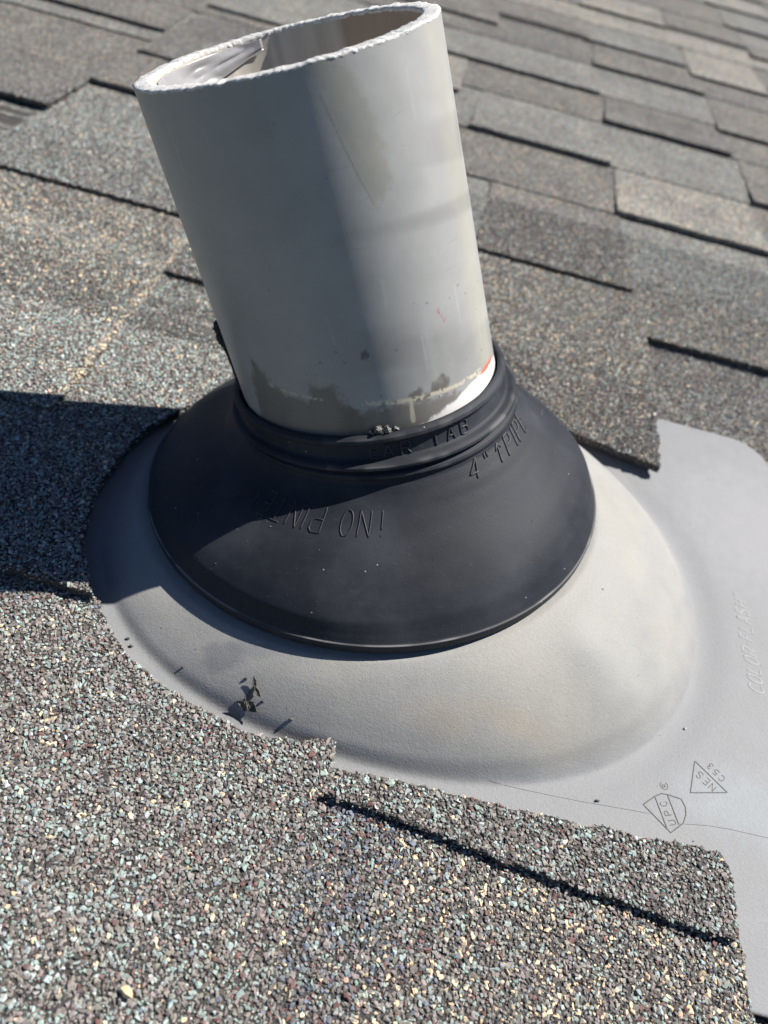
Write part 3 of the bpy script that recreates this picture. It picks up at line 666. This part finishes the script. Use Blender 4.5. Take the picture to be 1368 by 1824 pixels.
c4_ = course(1, .0, 'flat shingle lying beyond the rounded top corner of the plate')
slab('backing', rect(.165, 1.6, -.10, .285), pw((-.1, -.0412), (.28, -.0425)), .0008, 'dusk', c4_, palfun=lambda X, Y: np.repeat(PALW['dusk'][None] * .6 + PALW['mud'][None] * .4, len(X), 0), under=lambda x, y: (y < .158) & (x < .24))
slab('backing', rect(-1.6, -.34, -.13, .40), pw((-.1, -.0385), (.40, -.0425)), .0008, 'pale', c4_, gran=False)

ROWS = [.270, .345, .480, .601, .735, .842, .964, 1.090, 1.205, 1.310, 1.450, 1.615, 1.77]
TEETH = {0: [(-.355, -.192, .2495, 'pale'), (.1725, .312, .2635, 'gold')],
         1: [(.033, .1605, .329, 'mud'), (-.62, -.358, .371, 'dusk'), (.31, .44, .355, 'pale')],
         2: [(.161, .309, .480, 'gold'), (-.352, -.19, .455, 'mud'), (-.95, -.70, .50, 'pale')],
         3: [(.001, .150, .600, 'pale'), (-.64, -.357, .634, 'mud'), (-.347, -.20, .555, 'dusk'), (.318, .45, .602, 'mud')],
         4: [(.1545, .305, .736, 'dusk'), (-.18, -.03, .70, 'gold'), (.46, .60, .73, 'gold')],
         5: [(-.0545, .1425, .838, 'pale'), (-.345, -.20, .762, 'pale'), (.3075, .45, .820, 'mud'), (-.9, -.64, .86, 'mud')],
         6: [(.144, .298, .9635, 'mud'), (-.64, -.35, .90, 'dusk'), (.46, .62, .96, 'pale')],
         7: [(-.005, .133, 1.097, 'mud'), (.1335, .284, 1.085, 'pale'), (-.3, -.0085, 1.034, 'mud'), (.295, .41, 1.048, 'gold'), (-.60, -.40, 1.09, 'pale')],
         8: [(.426, .56, 1.265, 'mud'), (-.15, -.02, 1.20, 'gold'), (-.45, -.30, 1.19, 'mud')],
         9: [(.125, .272, 1.303, 'gold'), (.279, .418, 1.318, 'mud'), (-.1, .05, 1.31, 'dusk')],
         10: [(.405, .52, 1.45, 'pale'), (.05, .2, 1.45, 'mud'), (-.3, -.15, 1.44, 'gold')],
         11: [(.39, .52, 1.615, 'gold'), (.20, .32, 1.61, 'mud'), (-.1, .05, 1.6, 'pale')]}
ORD = ['shingle course at the level of the pipe base, split in two by the pipe', 'shingle course with a dark brown tab touching the right of the pipe', 'course with the bright tan tab right of the pipe',
       'course whose tab edge meets the right side of the pipe at mid height', 'course with a dim tab in the upper right, level with the upper pipe', 'course with a doubled tab edge right of the pipe mouth',
       'course with a brown tab above and right of the pipe mouth', 'course with two joined tabs near the top of the photo', 'far course near the top edge, right half', 'far course with a tan tab near the top right corner',
       'blurred course at the top right corner of the photo', 'farthest course still in the picture at the top right', 'shingle course cut off by the very top right corner']
rt_ = np.random.default_rng(5); pals = ['mud', 'pale', 'gold', 'dusk']
for k, y in enumerate(ROWS):
    y2 = ROWS[k + 1] if k + 1 < len(ROWS) else y + .15
    lab = ORD[k] if k < len(ORD) else 'shingle course higher up the roof beyond the top of the photo'
    cr_ = course(k, y, lab)
    gr = k <= 1
    xb = .172 if k == 0 else -1.9
    bp_ = [(xb, y), (2.1, y), (2.1, y2 + .03), (xb, y2 + .03)]
    slab('backing', bp_, lin(y, -.0378, y2, -.0400), .0012, ['gold', 'pale', 'mud', 'pale', 'mud', 'pale', 'dusk', 'mud'][k % 8], cr_, gran=gr, ragged=.0006)
    tl = list(TEETH.get(k, []))
    if k >= 8 or True:
        x = -1.85 + rt_.uniform(0, .2)
        while x < 2.0:
            wd = rt_.uniform(.11, .19)
            ok = all(x + wd < a - .03 or x > b + .03 for a, b, *_ in tl) and (k >= 12 or x > .60 or x + wd < -.66)
            if ok and x + wd < 2.0: tl.append((x, x + wd, y + rt_.uniform(-.004, .004), pals[rt_.integers(0, 4)])); x += wd + rt_.uniform(.10, .18)
            else: x += .04
    for (x0, x1, yb, pl) in tl:
        yt = max(y2, yb + .10) + .02
        zb = (-.0338 if k < 5 else -.0346) if k > 1 else (-.0310 if x0 < 0 else (-.0362 if k == 0 else -.0340))
        tp = min(.004, (x1 - x0) * .03)
        slab('tab', [(x0 - tp, yb), (x1 + tp, yb - .0005), (x1, yt), (x0, yt)], (lin(yb, zb, yt, -.0392) if x0 < -.18 else pw((yb, zb), (yb + .02, zb - .0012), (yb + .05, -.0374), (yt, -.0392))), .0035, pl, cr_, gran=gr, ragged=.0007, kinks=() if x0 < -.18 else (yb + .02, yb + .05))

# ------------------------------------------------------------------ small loose things
m_dirt, t, p = newmat('dry_debris', (.10, .085, .06), .9, .2, True)
def rock(c, s, rgb, label, name='pebble', cat='pebble', squash=.7, group=None, seed=0):
    r = np.random.default_rng(seed + 100); P = r.normal(size=(14, 3)); P /= np.linalg.norm(P, axis=1)[:, None]; P *= np.array([s, s * .75, s * squash]) * r.uniform(.8, 1.1, (14, 1))
    bm = bmesh.new(); vs = [bm.verts.new(q) for q in P]; bmesh.ops.convex_hull(bm, input=vs)
    for q in [q for q in bm.verts if not q.link_faces]: bm.verts.remove(q)
    bmesh.ops.triangulate(bm, faces=bm.faces); bm.verts.index_update()
    V = np.array([q.co[:] for q in bm.verts]) + np.array(c); F = [[q.index for q in f.verts] for f in bm.faces]; bm.free()
    o = mesh(name, V, F, m_dirt, None, loc=(c[0], c[1], c[2] - s * squash * .8), smooth=False, col=np.repeat(np.array([rgb]), len(V), 0))
    tag(o, label, cat, group); return o
def on_plate(x, y, h=0.): return (x, y, float(flash_z(np.array([x]), np.array([y]))[0]) + h)

specks = [((-.0355, -.1279), .0013, (.12, .085, .07), 'brown stone chip on the plate lower left of the leaf scrap'),
          ((-.0056, -.1241), .0012, (.10, .10, .09), 'dark standing chip on the plate right of the leaf scrap'),
          ((-.0840, -.1030), .0010, (.05, .048, .045), 'upper of two dark crumbs by the curved shingle edge'),
          ((-.0812, -.1060), .0012, (.11, .10, .09), 'lower of two dark crumbs by the curved shingle edge'),
          ((-.0283, -.1139), .0009, (.04, .038, .036), 'black crumb on the dome above the leaf scrap'),
          ((-.0188, -.1204), .0009, (.05, .046, .04), 'black crumb touching the right side of the leaf scrap'),
          ((.1278, -.1206), .0011, (.16, .16, .16), 'round grey stone between the triangle emblem and the lower shingle'),
          ((.1712, -.0737), .0009, (.72, .71, .68), 'white chip above the triangle emblem'),
          ((-.0560, -.1120), .0007, (.07, .06, .05), 'tiny brown crumb low on the left of the plate')]
for i, ((x, y), s_, rgb, lab) in enumerate(specks):
    rock(on_plate(x, y, s_ * .5), s_, rgb, lab, 'stone_chip', 'stone chip', .75, 'stray chips on the flashing plate', i)
rock((-.0305, -.2289, -.0318), .0026, (.66, .52, .33), 'large tan stone among the small ones at the lower left', 'stone_chip', 'stone chip', .5, None, 40)

# scrap of dry leaf on the plate
LV, LF = [], []
rl = np.random.default_rng(8)
def leaf(cx, cy, z, L, W, a, tilt, curl):
    n = 7; base = len(LV)
    for i in range(n):
        u = i / (n - 1); wd = W * math.sin(math.pi * min(.96, .12 + .84 * u)) * (1 + rl.normal(0, .15))
        for sgn in (-1, 0, 1):
            x, y, h = (u - .5) * L, sgn * wd, curl * (u - .3) ** 2 * L + abs(sgn) * W * .5 + tilt * u * L + rl.normal(0, .00012)
            gx_, gy_ = cx + x * math.cos(a) - y * math.sin(a), cy + x * math.sin(a) + y * math.cos(a)
            LV.append((gx_, gy_, on_plate(gx_, gy_)[2] + z + h))
    for i in range(n - 1):
        for j in range(2): k = base + i * 3 + j; LF.append((k, k + 1, k + 4, k + 3))
zc = on_plate(-.0243, -.121)[2]
for q in ((-.0258, -.1235, .0004, .0060, .0011, 2.9, .1, .6), (-.0225, -.1238, .0008, .0055, .0013, -.5, .15, .8), (-.0245, -.1205, .0012, .0050, .0012, 1.2, .3, 1.2),
          (-.0222, -.1188, .0010, .0052, .0008, -.7, .3, .5), (-.0240, -.1165, .0008, .0040, .0009, 2.0, .35, .9), (-.0250, -.1215, .0004, .0045, .0010, .4, .5, .3)):
    leaf(q[0], q[1] + .001, .0001 + q[2] * .5, q[3] * 1.15, q[4], q[5], q[6] * .4, q[7] * .45)
lf = mesh('leaf_scrap', LV, LF, m_dirt, None, loc=(-.0243, -.121, zc), smooth=False, col=np.array([(.12, .11, .095)] * len(LV)) * rl.uniform(.5, 1.5, (len(LV), 1)))
sm = lf.modifiers.new('thickness', 'SOLIDIFY'); sm.thickness = .00025
tag(lf, 'curled dry leaf scrap on a stain on the lower left of the plate', 'leaf scrap')

# lump of old sealant in front of the pipe, torn strip up its left side
def blob(name, pts, rad, rgb, mat, lab, cat, seed):
    r = np.random.default_rng(seed); P = np.array(pts); bm = bmesh.new(); Vs, Fs = [], []
    for i, c in enumerate(P):
        b2 = bmesh.new(); bmesh.ops.create_icosphere(b2, subdivisions=3, radius=1); b2.verts.index_update()
        q = np.array([v.co[:] for v in b2.verts]); q *= (1 + (vnoise(q + i * 7., 2.6, seed) - .5)[:, None] * .9); q *= rad[i] * np.array([1, .8, .8])
        Fs += [[v.index + sum(len(k) for k in Vs) for v in f.verts] for f in b2.faces]; Vs.append(q + c); b2.free()
    V = np.concatenate(Vs); o = mesh(name, V, Fs, mat, None, loc=tuple(P[0]), smooth=True, col=np.repeat(np.array([rgb]), len(V), 0)); tag(o, lab, cat); return o
m_seal, t, p = newmat('old_clear_sealant', (.10, .095, .085), .25, .6); n_ = noise(t, 700, 4, .6, ocoord(t)); bump(t, p, n_.outputs[0], .8, .0008)
r_ = ramp(t, n_.outputs[0], [(.35, (.05, .048, .045)), (.6, (.16, .15, .135)), (.75, (.42, .41, .38))]); t.links.new(r_.outputs[0], p.inputs['Base Color'])
lp = [pipe_pt(np.array([a]), np.array([l]), .0582)[0] for a, l in ((17.3, .1315), (20.5, .1322), (24, .1330), (14.5, .1318))]
blob('sealant_lump', lp, [.0021, .0020, .0013, .0012], (.1, .1, .1), m_seal, 'shiny lump of old sealant where the pipe meets the boot', 'sealant lump', 3)
m_tar, t, p = newmat('torn_rubber', (.018, .018, .022), .5, .4); n_ = noise(t, 500, 4, .6, ocoord(t)); bump(t, p, n_.outputs[0], .8, .0008)
kp = np.array([(-68, .0915, .0018), (-66, .0935, .0026), (-67, .0955, .0022), (-65, .098, .0026), (-64, .1005, .0014), (-63, .105, .0009), (-62, .110, .0008), (-61, .115, .0009), (-60, .119, .0008)])
tt_ = np.linspace(0, len(kp) - 1, 60); kk = np.stack([np.interp(tt_, range(len(kp)), kp[:, j]) for j in range(3)], 1)
lp = [pipe_pt(np.array([a]), np.array([l]), .0572)[0] for a, l, r in kk]
blob('torn_strip', lp, list(kk[:, 2]), (.02, .02, .02), m_tar, 'ragged black rubber strip stuck low on the left side of the pipe', 'rubber strip', 5)

# dust and crumbs on the boot and the plate
rd = np.random.default_rng(21); n_ = 260
th_ = rd.uniform(-2.9, .5, n_); s_ = rd.uniform(5.5, 14.5, n_); Pb = boot(th_, s_)
px_, py_ = rd.uniform(-.10, .24, 260), rd.uniform(-.18, .15, 260); k = np.hypot(px_, py_) > .118; px_, py_ = px_[k], py_[k]
k = (py_ > -.133) & ((px_ < .172) | (py_ > -.10)) & ((py_ < .10) | (px_ > .175)) & (px_ > -.09); px_, py_ = px_[k], py_[k]
Pp = np.stack([px_, py_, flash_z(px_, py_)], -1); PA = np.concatenate([Pb, Pp])
szs = np.concatenate([rd.lognormal(math.log(.00018), .45, n_), rd.lognormal(math.log(.00022), .45, len(Pp))])
cc = np.concatenate([rd.choice([.08, .16, .34], n_, p=[.45, .4, .15])[:, None] * np.array([[1, .97, .92]]), rd.choice([.05, .1, .5], len(Pp), p=[.55, .35, .1])[:, None] * np.array([[1, .95, .9]])])
v_, t_, c_ = granules(PA[:, 0], PA[:, 1], PA[:, 2] + szs * .3, szs, cc, P_LO)
du = mesh('dust', v_, None, m_dirt, None, loc=(0, 0, FZ), smooth=False, col=c_, tris=t_); tag(du, 'fine grit and crumbs scattered over the boot and plate', 'dust', None, 'stuff')
